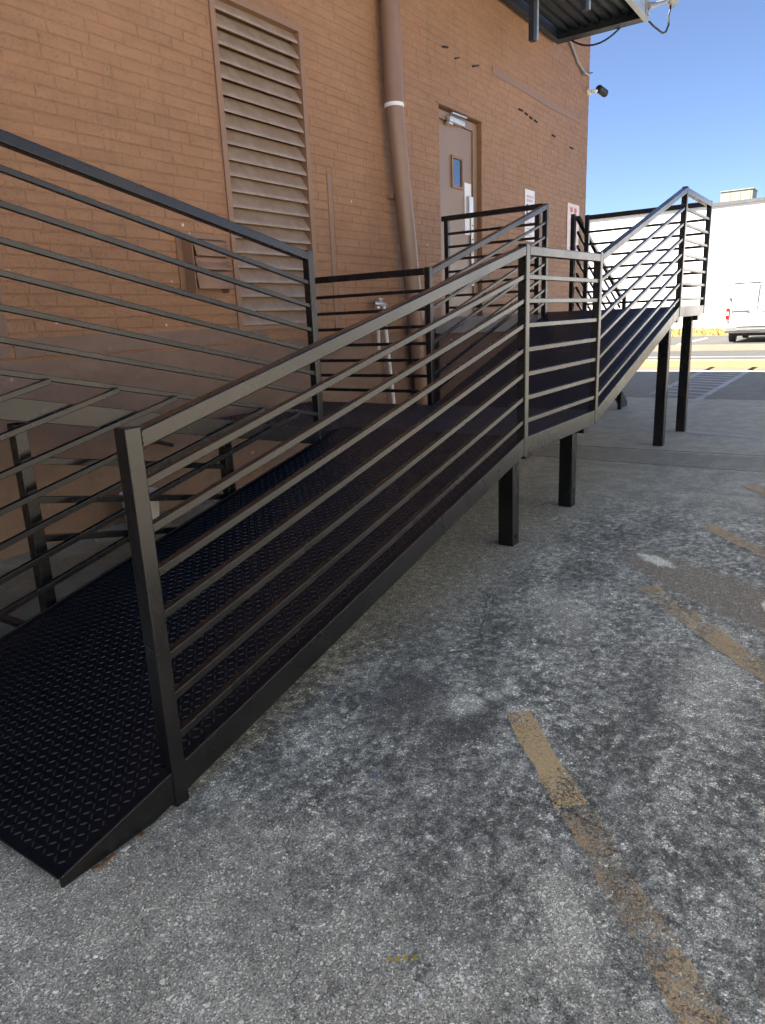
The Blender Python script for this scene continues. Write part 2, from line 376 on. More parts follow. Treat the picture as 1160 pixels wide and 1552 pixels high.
def stripe(pts_l, w, mat, z=.004, ground_=ground, name='painted_line', jit=.009):
    (xa, ya), (xb, yb) = pts_l; d = Vector((xb-xa, yb-ya)); L = d.length; d.normalize(); p = Vector((-d.y, d.x)); n = max(2, int(L/.06))
    l, r_ = [], []
    for i in range(n+1):
        q = Vector((xa, ya)) + d*(L*i/n); j1 = random.uniform(-jit, jit); j2 = random.uniform(-jit, jit)
        l.append(q + p*(w/2+j1)); r_.append(q - p*(w/2+j2))
    mb = MB(); mb.add([(v.x, v.y, z) for v in l+r_], [(i, i+1, n+2+i, n+1+i) for i in range(n)])
    o = mb.build(name, mat, ground_)
    for pl in o.data.polygons:
        if pl.normal.z < 0: o.data.flip_normals(); break
    return o
stripe([(2.100, .908), (1.715, .565)], .098, M['yellowline'])
stripe([(1.700, .553), (1.36, .248)], .100, M['yellowghost'])
stripe([(1.355, .243), (1.05, -.03)], .100, M['yellowfaint'])
stripe([(3.523, .820), (2.75, .13)], .115, M['yellowfaint'])
stripe([(4.775, .757), (4.00, .10)], .105, M['yellowfaint'])
stripe([(6.03, .70), (5.2, .05)], .10, M['yellowfaint'])
stripe([(8.80, 2.95), (7.95, -.6)], .10, M['whiteline'])
stripe([(11.35, 2.10), (17.9, 2.12)], .11, M['whiteline'])
stripe([(12.2, 2.93), (17.9, 2.98)], .11, M['whiteline'])
for i in range(10):
    x = 11.95 + .46*i
    stripe([(x, 2.16), (x+.34, 2.90)], .13, M['whiteline'])
for y in (-.75, -3.6, 5.0):
    stripe([(11.9, y), (17.5, y)], .10, M['whiteline'])
stripe([(28.4, 6.0), (33.8, 6.0)], .14, M['whiteline'], .008, lot2); stripe([(28.4, 3.0), (33.8, 3.0)], .14, M['whiteline'], .008, lot2)
stripe([(28.4, 9.0), (33.8, 9.0)], .14, M['whiteline'], .008, lot2)
stripe([(21.4, -30), (21.4, 40)], .12, M['whiteline'], .008, road)
def mark(cx, cy, r_, mat, name):
    pts = [(cx + r_*random.uniform(.5, 1.1)*c(a*.7), cy + r_*random.uniform(.4, .9)*s(a*.7)) for a in range(9)]
    o = sheet(name, pts, .004, mat, ground); return o
mark(1.54, 1.13, .011, M['bluemark'], 'chalk_mark')
for dx, dy in ((0, 0), (.012, -.014), (.02, -.03), (-.012, .016)): mark(1.03+dx, .72+dy, .008, M['yellowmark'], 'chalk_mark')

# loose grit: small stones lying on the lot, one mass
g = MB()
rng = random.Random(3)
for i in range(1500):
    u = rng.random()
    x = .25 + 5.2*u**1.6; y = rng.uniform(-.4, 1.55) if x < 3 else rng.uniform(-.3, 2.6)
    r_ = rng.uniform(.0012, .0036)*(1.5 if rng.random() < .04 else 1); a0 = rng.uniform(0, 6.28)
    vs_ = [(x + r_*rng.uniform(.6, 1.2)*c(a0+k*1.257), y + r_*rng.uniform(.6, 1.2)*s(a0+k*1.257), 0.0) for k in range(5)] + [(x, y, r_*rng.uniform(.5, .9))]
    g.add(vs_, [(k, (k+1) % 5, 5) for k in range(5)])
o = g.build('loose_grit', M['pebble']); tag(o, 'fine pale grit scattered over the worn lot surface', 'grit', kind='stuff')

# ------------------------------------------------------------------ brick building
bld = thing('brick_building', 'tall brown painted brick building with louver, door and downpipe behind the ramp', 'building', loc=(6, YW+3, 0))
def wloc(o):
    return o.location.copy() if o.parent is None else wloc(o.parent) + o.matrix_parent_inverse.translation + o.location
def P(o, parent):                       # parent keeping the world place (parents carry only a translation)
    o.parent = parent; o.matrix_parent_inverse = Matrix.Translation(-wloc(parent)); return o
BX0, BX1, BZ = -14.0, 13.124, 7.38
DOOR = (7.95, 9.05, 1.30, 3.73); LOUV = (4.44, 5.535, 1.325, 3.865)
BACK = YW + .0030
wall = MB()
xs = sorted({BX0, LOUV[0], LOUV[1], DOOR[0], DOOR[1], BX1}); zs = sorted({0.0, LOUV[2], LOUV[3], DOOR[2], DOOR[3], BZ})
for i in range(len(xs)-1):
    for j in range(len(zs)-1):
        xm, zm = (xs[i]+xs[i+1])/2, (zs[j]+zs[j+1])/2
        if any(r_[0] < xm < r_[1] and r_[2] < zm < r_[3] for r_ in (DOOR, LOUV)): continue
        wall.add([(xs[i],BACK,zs[j]),(xs[i+1],BACK,zs[j]),(xs[i+1],BACK,zs[j+1]),(xs[i],BACK,zs[j+1])], [(0,1,2,3)])
# reveals of the two openings, then the rest of the block
for r_, d in ((DOOR, .30), (LOUV, .35)):
    x0, x1, z0, z1 = r_
    wall.add([(x0,BACK,z0),(x0,BACK+d,z0),(x0,BACK+d,z1),(x0,BACK,z1)], [(0,1,2,3)])
    wall.add([(x1,BACK,z0),(x1,BACK+d,z0),(x1,BACK+d,z1),(x1,BACK,z1)], [(0,1,2,3)])
    wall.add([(x0,BACK,z1),(x1,BACK,z1),(x1,BACK+d,z1),(x0,BACK+d,z1)], [(0,1,2,3)])
    wall.add([(x0,BACK,z0),(x1,BACK,z0),(x1,BACK+d,z0),(x0,BACK+d,z0)], [(0,1,2,3)])
    wall.add([(x0,BACK+d,z0),(x1,BACK+d,z0),(x1,BACK+d,z1),(x0,BACK+d,z1)], [(0,1,2,3)])
wall.add([(BX1,BACK,0),(BX1,26,0),(BX1,26,BZ),(BX1,BACK,BZ)], [(0,1,2,3)])
wall.add([(BX0,BACK,0),(BX0,26,0),(BX0,26,BZ),(BX0,BACK,BZ)], [(0,1,2,3)])
wall.add([(BX0,26,0),(BX1,26,0),(BX1,26,BZ),(BX0,26,BZ)], [(0,1,2,3)])
wall.add([(BX0,BACK,BZ),(BX1,BACK,BZ),(BX1,26,BZ),(BX0,26,BZ)], [(0,1,2,3)])
wallo = P(wall.build('wall', M['mortar']), bld)
mb = MB(); mb.box(BX0-.05, BX1+.05, YW-.06, YW+.25, BZ+.002, BZ+.12); P(mb.build('coping', M['trim']), bld)

# bricks: the 300 that show largest are single pieces, the rest one mass
BL, BH, MJ, CH = .297, .0685, .009, .0775
ZB0 = 1.232
def brick_geo(L, H, dep=.0030):
    e = .0045
    return [(0,dep,0),(L,dep,0),(L,dep,H),(0,dep,H),(e,0,e),(L-e,0,e),(L-e,0,H-e),(e,0,H-e)], [(4,5,6,7),(0,1,5,4),(1,2,6,5),(2,3,7,6),(3,0,4,7)]
rb = random.Random(11)
bricks = []
def blocked(x0, x1, z0, z1):
    for r_ in (DOOR, LOUV, (5.765, 5.845, 1.25, 2.73)):
        if x0 < r_[1] and x1 > r_[0] and z0 < r_[3] and z1 > r_[2]: return r_
    return None
def emit(x0, x1, z0, z1):
    if x1-x0 < .03: return
    b = blocked(x0, x1, z0, z1)
    if b:
        if z0 < b[2]-.002 or z1 > b[3]+.002:
            # course partly over an opening: keep the part that clears it if tall enough
            zz0, zz1 = (z0, b[2]-.004) if z0 < b[2] else (b[3]+.004, z1)
            if zz1-zz0 > .02: emit(max(x0, b[0]), min(x1, b[1]), zz0, zz1) if not blocked(max(x0,b[0]), min(x1,b[1]), zz0, zz1) else None
        if x0 < b[0]-.004: emit(x0, b[0]-.006, z0, z1)
        if x1 > b[1]+.004: emit(b[1]+.006, x1, z0, z1)
        return
    bricks.append((x0, x1, z0, z1))
row = 0; z = ZB0
while z < 6.3:
    x = -2.4 - rb.choice((0, .5, .33, .67))*BL - (row % 2)*BL*.5
    while x < BX1:
        L = BL*rb.choice((1, 1, 1, 1, .96, 1.05, .66)); x1 = min(x+L-rb.choice((.003, .005, .009)), BX1-.001)
        if BX1 - x1 < .05: x1 = BX1-.001
        emit(x, x1, z, z+BH); x += L
    z += CH; row += 1
def seen(bk):
    cx, cz = (bk[0]+bk[1])/2, (bk[2]+bk[3])/2
    d = Vector((cx, YW, cz)) - CAM; zz = d.dot(F)
    u = 580 + FPX*d.dot(R)/zz; v = 776 - FPX*d.dot(U)/zz
    area = (bk[1]-bk[0])*(bk[3]-bk[2])*YW/d.length/zz**2
    return (0 < u < 1160 and 0 < v < 1552), area
sc_list = sorted(bricks, key=lambda b: (-1 if seen(b)[0] else 0, -seen(b)[1]))
single, rest = sc_list[:300], sc_list[300:]
cache = {}
for b in single:
    L = round(b[1]-b[0], 2); H_ = round(b[3]-b[2], 3)
    if (L, H_) not in cache:
        v_, f_ = brick_geo(L, H_); me = bpy.data.meshes.new('brick'); me.from_pydata(v_, [], f_); me.materials.append(M['wall']); me.update(); cache[(L, H_)] = me
    o = bpy.data.objects.new('brick', cache[(L, H_)]); COL.objects.link(o)
    o.location = (b[0], YW + rb.uniform(-.0022, .0016), b[2]); P(o, wallo)
mbk = MB()
for b in rest:
    v_, f_ = brick_geo(b[1]-b[0], b[3]-b[2]); dy = rb.uniform(-.0022, .0016)
    mbk.add([(p[0]+b[0], p[1]+YW+dy, p[2]+b[2]) for p in v_], f_)
me = bpy.data.meshes.new('brickwork'); me.from_pydata(mbk.v, [], mbk.f); me.materials.append(M['wall']); me.update()
o = bpy.data.objects.new('brickwork', me); COL.objects.link(o); P(o, wallo); tag(o, kind='stuff')

# rendered base course under the bricks with its ragged top, the patched strip above it
pts = [(BX0, -.05), (BX1-.002, -.05), (BX1-.002, 1.215)]
x = BX1-.1
rr = random.Random(5)
while x > 1.0: pts.append((x, 1.215 + rr.uniform(-.010, .008))); x -= .11
pts += [(BX0, 1.215)]
mb = MB(); mb.prism(pts, YW-.010, YW+.05); P(mb.build('base_wall', M['base']), bld)
top = [(2.48 + .1*i, 1.352 + rr.uniform(-.005, .005)) for i in range(24)]
bot = [(2.48 + .1*i, 1.232 + rr.uniform(-.006, .006)) for i in range(24)]
mb = MB(); mb.prism(bot + top[::-1], YW-.007, YW+.004); P(mb.build('render_patch', M['base']), bld)
mb = MB(); mb.box(2.30, 2.455, YW-.006, YW+.004, 1.235, 2.05); P(mb.build('flush_panel', M['base']), bld)

# louvre
lv = P(MB().box(LOUV[0], LOUV[0]+.055, YW-.012, YW+.10, LOUV[2], LOUV[3]).box(LOUV[1]-.055, LOUV[1], YW-.012, YW+.10, LOUV[2], LOUV[3])
       .box(LOUV[0]+.055, LOUV[1]-.055, YW-.012, YW+.10, LOUV[3]-.06, LOUV[3]).box(LOUV[0]+.055, LOUV[1]-.055, YW-.012, YW+.10, LOUV[2], LOUV[2]+.04).build('louver_frame', M['trim'], bevel=.003), bld)
PI_ = .1172; n = 20
prof = []
for k in range(9):                                           # S-curved blade: steep drip lip, belly, hidden upstand
    q = k/8
    prof.append((YW+.000 + .088*q**1.1, (.026*min(1, q*8) if q < .125 else .026 + .118*((q-.125)/.875)**1.12)))
sl_me = None
for i in range(n+1):
    z0 = LOUV[2]+.045 + PI_*i
    if z0 > LOUV[3]-.13: break
    if sl_me is None:
        a = [(LOUV[0]+.056, p[0], p[1]) for p in prof]; b = [(LOUV[1]-.056, p[0], p[1]) for p in prof]
        k = len(prof); v_ = a+b
        a2 = [(x_, y_+.0015, z_-.002) for x_, y_, z_ in a]; b2 = [(x_, y_+.0015, z_-.002) for x_, y_, z_ in b]; v_ += a2+b2
        f_ = [(j, j+1, j+1+k, j+k) for j in range(k-1)] + [(2*k+j, 3*k+j, 3*k+j+1, 2*k+j+1) for j in range(k-1)]
        f_ += [(0, k, 3*k, 2*k), (k-1, 3*k-1, 4*k-1, 2*k-1)]
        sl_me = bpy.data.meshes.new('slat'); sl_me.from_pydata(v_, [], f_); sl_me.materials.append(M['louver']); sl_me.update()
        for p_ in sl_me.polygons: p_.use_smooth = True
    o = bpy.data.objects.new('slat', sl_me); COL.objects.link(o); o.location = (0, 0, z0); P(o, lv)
mb = MB(); mb.box(LOUV[0]+.056, LOUV[1]-.056, YW+.101, YW+.12, LOUV[2]+.04, LOUV[3]-.06); P(mb.build('backing', M['trim']), lv)

# vertical trim of the bricked-up opening beside the louvre
mb = MB(); mb.box(5.775, 5.835, YW-.004, YW+.02, 1.26, 2.72); P(mb.build('opening_trim', M['trim'], bevel=.002), bld)
mb = MB(); mb.box(5.855, 6.95, YW-.003, YW+.003, 1.40, 1.418); P(mb.build('opening_sill', M['trim']), bld)

# door
dr = P(MB().box(7.955, 8.93, YW+.085, YW+.13, 1.34, 3.615).build('door', M['door'], bevel=.003), bld)
mb = MB(); mb.box(8.935, 9.045, YW+.065, YW+.16, 1.34, 3.715).box(7.955, 8.935, YW+.065, YW+.16, 3.62, 3.715); P(mb.build('frame', M['door'], bevel=.003), dr)
mb = MB(); mb.box(7.90, 9.10, YW-.010, YW+.03, 3.735, 3.750); P(mb.build('drip_edge', M['trim']), dr)
x0, x1, z0, z1 = 8.37, 8.66, 2.90, 3.27
mb = MB(); mb.box(x0, x0+.028, YW+.062, YW+.09, z0, z1).box(x1-.028, x1, YW+.062, YW+.09, z0, z1).box(x0+.028, x1-.028, YW+.062, YW+.09, z1-.03, z1).box(x0+.028, x1-.028, YW+.062, YW+.09, z0, z0+.03)
P(mb.build('window_frame', M['trim'], bevel=.002), dr)
mb = MB(); mb.box(x0+.028, x1-.028, YW+.080, YW+.084, z0+.03, z1-.03); P(mb.build('pane', M['glass']), dr)
mb = MB(); mb.box(8.22, 8.60, YW-.005, YW+.055, 3.60, 3.66).box(8.20, 8.30, YW+.0, YW+.06, 3.57, 3.60); P(mb.build('door_closer', M['alu'], bevel=.012, seg=3), dr)
mb = MB(); mb.slant(8.25, 3.69, 8.62, 3.70, YW-.02, YW+.005, .016); P(mb.build('closer_arm', M['alu']), dr)
mb = MB(); mb.box(8.72, 8.90, YW+.079, YW+.084, 2.38, 3.00); P(mb.build('push_plate', M['white'], bevel=.002), dr)
mb = MB(); mb.box(8.76, 8.87, YW+.03, YW+.078, 2.60, 2.84); P(mb.build('lock_box', M['alu'], bevel=.008), dr)
mb = MB(); mb.box(8.86, 8.93, YW+.060, YW+.066, 1.75, 2.62); P(mb.build('latch_guard', M['white'], bevel=.002), dr)
for k in range(5):
    mb = MB(); mb.tube([(8.895, YW+.060, 1.82+.17*k), (8.895, YW+.054, 1.82+.17*k)], .009, 8); P(mb.build('bolt', M['dark']), dr)

# downpipe with its pale joint band
px = lambda z: 6.79 + .012*(4.4-z) if z > 3.45 else 6.80 + .128*(3.45-z)
YP = YW - .125
dp = P(MB().tube([(px(7.3), YP, 7.3), (px(6), YP, 6.0), (px(4.4), YP, 4.4), (px(3.46), YP, 3.46)], .098, 28, cap=False).tube([(px(3.52), YP, 3.52), (px(3.3), YP-.002, 3.3), (px(2.4), YP-.01, 2.4), (px(1.2), YP-.02, 1.2), (px(.02), YP-.03, .0)], .092, 28, cap=False).build('downpipe', M['pipe'], smooth=True), bld)
mb = MB(); mb.tube([(px(3.445), YP, 3.445), (px(3.475), YP, 3.480)], .1005, 28); P(mb.build('joint_band', M['white']), dp)
for zz in (5.6, 2.6, .9):
    mb = MB(); mb.box(px(zz)-.13, px(zz)+.13, YP+.07, YW-.001, zz, zz+.03); P(mb.build('bracket', M['pipe']), dp)

# long repair joint across the upper wall, odd nails and anchor stubs
mb = MB(); mb.prism([(9.36, 4.355), (9.6, 4.345), (10.5, 4.35), (11.4, 4.335), (12.4, 4.36), (13.0, 4.365), (13.0, 4.40), (12.2, 4.42), (11.2, 4.43), (10.3, 4.44), (9.7, 4.44), (9.36, 4.445)], YW-.010, YW+.004); P(mb.build('repair_strip', M['trim'], bevel=.003), bld)
def anchor(x, z_, L, dz):
    mb = MB(); mb.slant(x, z_, x+L, z_+dz, YW-.022, YW-.002, .016); P(mb.build('anchor_stub', M['dark']), bld)
for x, z_, L, dz in ((8.05, 4.33, .12, .02), (8.35, 4.28, .09, .03), (8.8, 4.30, .16, .05), (10.2, 4.10, .12, .0), (10.42, 4.09, .07, -.01), (10.58, 4.07, .08, -.01), (10.75, 4.06, .1, -.01), (11.45, 3.98, .13, 0), (12.25, 3.93, .14, 0)): anchor(x, z_, L, dz)

# vent hood with hanging flaps
vh = thing('vent_hood', 'small brown metal vent hood with drooping flaps left of the louver', 'vent', loc=(4.08, YW, 1.83))
mb = MB(); mb.box(3.862, 4.315, YW-.014, YW-.0045, 1.60, 2.065); P(mb.build('flange', M['trim'], bevel=.002), vh)
mb = MB(); mb.add([(3.915,YW-.013,1.63),(3.915,YW-.013,2.03),(3.965,YW-.120,2.00),(3.965,YW-.120,1.66)], [(0,1,2,3)])
mb = MB(); mb.box(3.915, 3.925, YW-.12, YW-.015, 1.63, 2.03).box(4.275, 4.285, YW-.10, YW-.015, 1.63, 2.03).box(3.9255, 4.2745, YW-.12, YW-.015, 2.02, 2.03).box(3.9255, 4.2745, YW-.03, YW-.015, 1.63, 2.019); P(mb.build('casing', M['trim'], bevel=.001), vh)
for k, (zt, zb_, ow, sk) in enumerate(((2.015, 1.895, .028, .0), (1.893, 1.795, .034, .006), (1.792, 1.655, .022, .012))):
    mb = MB()
    pr = [(YW-.118, zt), (YW-.128, zt-.018), (YW-.120, zt-.036), (YW-.126, (zt+zb_)/2), (YW-.118-ow, zb_+.008), (YW-.116-ow, zb_)]
    v_ = [(3.930, y_, z_) for y_, z_ in pr] + [(4.268+sk, y_-sk, z_) for y_, z_ in pr]; k_ = len(pr)
    mb.add(v_, [(j, j+1, j+1+k_, j+k_) for j in range(k_-1)])
    o = mb.build('flap', M['trim'], smooth=True); so = o.modifiers.new('solid', 'SOLIDIFY'); so.thickness = .003; P(o, vh)

# ------------------------------------------------------------------ steel ramp
ramp = thing('access_ramp', 'long black steel access ramp with tread plate decks and barred railings', 'ramp', loc=(3.7, Y0+.6, 0))
T = .05
d1 = lambda x: .034 + .2252*(x-.75)
SA, SB = .695, 1.370
d2 = lambda x: SA + (SB-SA)*(x-4.95)/(7.36-4.95)
d3 = lambda x: .70 + .2165*(3.53-x)
def part(mb, name, bevel=.004, mat=None):
    return P(mb.build(name, mat or M['black'], bevel=bevel), ramp)
def post(x, y, z0, z1, w=T):
    part(MB().box(x, x+w, y, y+w, z0, z1), 'post', .005)
def rails_x(xa, xb, za, zb, y, top_a, top_b):
    part(MB().slant(xa, top_a-.0255, xb, top_b-.0255, y+.001, y+T-.001, .05), 'top_rail', .005)
    for a, b in zip(za, zb): part(MB().slant(xa, a, xb, b, y+.009, y+.034, .0255), 'bar', .003)
def rails_y(ya, yb, zs_, x, top):
    part(MB().box(x+.001, x+T-.001, ya, yb, top-.05, top), 'top_rail', .005)
    for a in zs_: part(MB().box(x+.012, x+.037, ya, yb, a-.0127, a+.0127), 'bar', .003)
def tread(name, x0, x1, y0, y1, zf, parent, pitch=.0262):
    V = []; Fc = []; L, Wd, Ht = .0118, .0030, .0022
    nx = int((x1-x0-.03)/pitch); ny = int((y1-y0-.03)/pitch); k = 0
    sl = (zf(x1)-zf(x0))/(x1-x0)
    for i in range(nx):
        for j in range(ny):
            cx = x0+.02+pitch*(i+.5); cy = y0+.02+pitch*(j+.5)
            a = math.pi/4 if (i+j) % 2 else -math.pi/4
            ca, sa = c(a), s(a)
            loc = [(-L,0,0),(-L*.45,-Wd,0),(L*.45,-Wd,0),(L,0,0),(L*.45,Wd,0),(-L*.45,Wd,0),(-L*.62,0,Ht),(L*.62,0,Ht)]
            for lx, ly, lz in loc:
                X_ = cx + lx*ca - ly*sa; Y_ = cy + lx*sa + ly*ca
                V.append((X_, Y_, zf(X_)+lz))
            n = k*8; Fc += [(n,n+1,n+6),(n+1,n+2,n+7,n+6),(n+2,n+3,n+7),(n+3,n+4,n+7),(n+4,n+5,n+6,n+7),(n+5,n,n+6)]; k += 1
    me = bpy.data.meshes.new(name); me.from_pydata(V, [], Fc); me.materials.append(M['tread']); me.update()
    o = bpy.data.objects.new(name, me); COL.objects.link(o); P(o, parent); tag(o, kind='stuff')
def deck(x0, x1, y0, y1, zf):
    mb = MB(); za, zb = zf(x0), zf(x1)
    mb.slant(x0, za-.003, x1, zb-.003, y0, y1, .006)
    o = part(mb, 'deck_plate', 0, M['deck']); tread('tread_pattern', x0, x1, y0, y1, zf, o); return o
def channel(x0, x1, y, zf, h=.096, w=.010, lift=.002):
    if zf(x0)-h < .004:                                     # runs out to a point on the ground
        xg = x0 + (.004+h-zf(x0))/((zf(x1)-zf(x0))/(x1-x0))
        pts = [(x0, .004), (xg, .004), (x1, zf(x1)-h), (x1, zf(x1)+lift), (x0, zf(x0)+lift)]
        part(MB().prism(pts, y, y+w), 'side_channel', .003)
    else:
        part(MB().slant(x0, zf(x0)+lift-(h+lift)/2, x1, zf(x1)+lift-(h+lift)/2, y, y+w, h+lift), 'side_channel', .003)
A = lambda x: SA
B = lambda x: SB
X1, X2, X3, X4, X5 = 1.119, 3.6885, 4.9275, 7.36, 8.5256
BA = [1.557, 1.434, 1.306, 1.177, 1.045, .915, .787]
B1 = [.975, .848, .721, .594, .467, .340, .213]
BB = [2.236, 2.102, 1.972, 1.838, 1.708, 1.578, 1.442]
# outer side (facing the lot)
post(X1, Y0, .0, 1.130); post(X2, Y0, .588, 1.722); post(X3, Y0, .600, 1.741); post(X4, Y0, 1.268, 2.420); post(X5, Y0, 1.285, 2.414)
rails_x(X1+T, X2, B1, BA, Y0, 1.120, 1.712); rails_x(X2+T, X3, BA, BA, Y0, 1.714, 1.728)
rails_x(X3+T, X4, BA, BB, Y0, 1.730, 2.412); rails_x(X4+T, X5, BB, BB, Y0, 2.412, 2.408)
channel(.752, X1, Y0+.004, d1); channel(X1+T, X2, Y0+.004, d1); channel(X2+T, X3, Y0+.004, A); channel(X3+T, X4, Y0+.004, d2, .10); channel(X4+T, X5, Y0+.004, B, .10)
YD = Y0+.0155                                              # inner edge of the outer channel
deck(.75, X2+.02, YD, Y1-.002, d1)
deck(X2+.022, 4.93, YD, Y1-.002, A); deck(3.532, 4.93, Y1+.0155, YL, A)
deck(4.932, X4+.0, YD, Y1-.002, d2); deck(X4+.002, X5+.048, YD, Y1+.09, B)
# inner line: the switchback flight along the wall and the triangle of bars under it
XP, X65, X83 = 3.4824, 4.9123, 7.2719
P3 = [1.603, 1.468, 1.328, 1.201, 1.066, .938, .809]
XE = .30
zE = [a + .2175*(XP-XE) for a in P3]
post(XP, Y1, .620, 1.790)
post(XE-T, Y1, .0, 2.47)
rails_x(XE, XP, zE, P3, Y1, 2.412, 1.780)
channel(XE, 3.532, Y1+.004, d3, .094); channel(3.534, X65+.02, Y1+.004, A, .094)
deck(XE, 3.530, Y1+.0155, YL, d3)
deck(-1.0, XE-.002, Y1+.0155, YL, lambda x: d3(XE)); channel(-1.0, XE-T, Y1+.004, lambda x: d3(XE))
part(MB().box(-1.0, -.96, Y1+.05, YL, 1.29, 1.385), 'end_channel', .003)
rails_x(-.95, XE-T, [a for a in zE], zE, Y1, 2.41, 2.41); post(-1.0, Y1, 0, 2.44); post(-1.0, YL-T, 0, 2.44)
low = lambda x: P3[-1] + .2175*(XP-x)                      # lowest bar of the upper flight
for off_ in (.104, .236, .368, .502, .640, .785, .929):
    xe = (P3[-1] + .2175*XP - .013 - off_ - (.034-.2252*.75))/(.2252+.2175)
    xe = min(xe, XP)
    part(MB().slant(X1+T, d1(X1+T)+off_, xe, d1(xe)+off_, Y1-.022, Y1+.0032, .0255), 'bar', .003)
post(X1, Y1-.024, .0, d3(X1)-.097)
channel(.752, X1, Y1+.004, d1); channel(X1+T, XP, Y1+.006, d1, .09)
# wall-side edge of the flight and landing
channel(XE, 3.532, YL, d3, .094); channel(3.534, X65, YL, A, .094)
# trestle legs and slanting guard angles under the flight
for x in (1.565, 2.715):
    part(MB().box(x, x+.055, Y1+.055, Y1+.110, 0, d3(x+.055)-.097), 'leg', .004)
for dz in (.30, .475, .65):
    part(MB().slant(1.62, d3(1.62)-dz+.04, 2.715, d3(2.715)-dz+.04, Y1+.07, Y1+.105, .030), 'guard_angle', .002, M['black'])
part(MB().box(1.59, 1.63, Y1+.121, YL-.08, .02, .045), 'foot_bar', .002); part(MB().box(2.74, 2.78, Y1+.121, YL-.08, .02, .045), 'foot_bar', .002)
# upper run: inner railing
post(X65, Y1, SA, 1.741); post(X83, Y1, SB-.09, 2.418)
BA2 = [SA + o_ for o_ in (.875, .740, .608, .479, .351, .227, .105)]
BB2 = [SB + o_ for o_ in (.870, .735, .605, .476, .348, .222, .095)]
rails_x(X65+T, X83, BA2, BB2, Y1, 1.730, 2.412)
channel(X65+T, X83, Y1+.002, d2, .10)
# landing end rail towards the wall, with its wall-side post
post(X65+.001, YL-T-.02, SA, 1.738)
rails_y(Y1+T, YL-T-.02, BA2, X65, 1.736)
# barrier at the top beside the door
post(X83, 2.935, SB-.02, 2.39); post(X83, 3.985, SB-.02, 2.39)
part(MB().box(X83+.001, X83+T-.001, Y1+T, 4.068, 2.375, 2.425), 'top_rail', .005)
for a in BB2: part(MB().box(X83+.012, X83+.037, 2.985, 3.985, a-.0127, a+.0127), 'bar', .003)
# far end rail of the top landing
post(X5, 2.845, SB-.02, 2.420); rails_y(Y0+T, 2.845, BB, X5, 2.414)
part(MB().box(X5+.004, X5+.046, Y0+T, 2.95, SB-.100, SB-.0065), 'end_channel', .003)
# legs
for x, y, z1 in ((3.822, 1.683, .60), (4.845, 1.683, .593), (7.50, 1.67, 1.267), (8.47, 1.66, 1.267)):
    part(MB().box(x, x+.092, y, y+.098, 0, z1), 'leg', .006)
    part(MB().box(x-.0, x+.092, Y0+.05, y-.001, z1-.05, z1-.001), 'bracket', .003)
for x, y, z1 in ((3.82, 2.70, .60), (4.845, 2.70, .593), (4.845, 3.95, .593), (7.50, 2.70, 1.30)):
    part(MB().box(x, x+.092, y, y+.098, 0, z1), 'leg', .006)
for x, z_ in ((1.9, None), (2.8, None)):                     # joists under the first flight
    part(MB().box(x, x+.04, Y0+.05, Y1, d1(x)-.088, d1(x)-.007), 'joist', .002)
for x in (4.0, 4.6): part(MB().box(x, x+.04, Y0+.05, YL-.001, SA-.09, SA-.007), 'joist', .002)
for x in (5.6, 6.4): part(MB().box(x, x+.04, Y0+.05, Y1, d2(x)-.09, d2(x)-.007), 'joist', .002)

# weld beads round the bar ends, one mass per post
def welds(x, y, zs_, h, hw, y0, y1, side):
    mb = MB(); rw = random.Random(int(x*1000+side))
    for z_ in zs_:
        for k in range(14):
            q = k/14*4; e = int(q); f_ = q-e
            py, pz = [(y0+(y1-y0)*f_, z_-h/2), (y1, z_-h/2+h*f_), (y1-(y1-y0)*f_, z_+h/2), (y0, z_+h/2-h*f_)][e]
            r_ = rw.uniform(.0026, .0042); o_ = (x+side*.001, py, pz)
            vs_ = [(o_[0]+r_*dx, o_[1]+r_*dy, o_[2]+r_*dz) for dx, dy, dz in ((1,0,0),(-1,0,0),(0,1,0),(0,-1,0),(0,0,1),(0,0,-1))]
            mb.add(vs_, [(0,2,4),(2,1,4),(1,3,4),(3,0,4),(2,0,5),(1,2,5),(3,1,5),(0,3,5)])
    o = P(mb.build('weld_bead', M['black'], smooth=True), ramp); tag(o, kind='stuff')
welds(X1+T, 0, B1, .0255, 0, Y0+.009, Y0+.034, 1); welds(X2, 0, BA, .0255, 0, Y0+.009, Y0+.034, -1); welds(X2+T, 0, BA, .0255, 0, Y0+.009, Y0+.034, 1); welds(XP, 0, P3, .0255, 0, Y1+.009, Y1+.034, -1)
welds(X1+T, 0, [1.120-.0255], .05, 0, Y0+.001, Y0+T-.001, 1); welds(X2, 0, [1.712-.0255], .05, 0, Y0+.001, Y0+T-.001, -1)

# ------------------------------------------------------------------ concrete stoop and the stairs beyond it
st = thing('concrete_stoop', 'rough grey concrete stoop slab on a brown base below the door', 'stoop', loc=(8.2, 3.7, 0))
mb = MB(); mb.prismz([(7.325, 2.96), (8.60, 2.96), (8.60, 3.76), (9.25, 3.76), (9.25, YW-.011), (7.66, YW-.011), (7.66, 4.20), (7.325, 4.20)], 1.185, 1.362)
P(mb.build('slab', M['concrete'], bevel=.01), st)
mb = MB(); mb.prismz([(7.36, 2.99), (8.57, 2.99), (8.57, 3.78), (9.22, 3.78), (9.22, YW-.012), (7.69, YW-.012), (7.69, 4.17), (7.36, 4.17)], -.02, 1.184)
P(mb.build('base', M['base']), st)
sa = thing('metal_stairs', 'dark metal stairs with barred rail going down past the far end of the ramp', 'stairs', loc=(9.6, 3.3, 0))
NS = 7; rise = 1.362/NS; run = .295
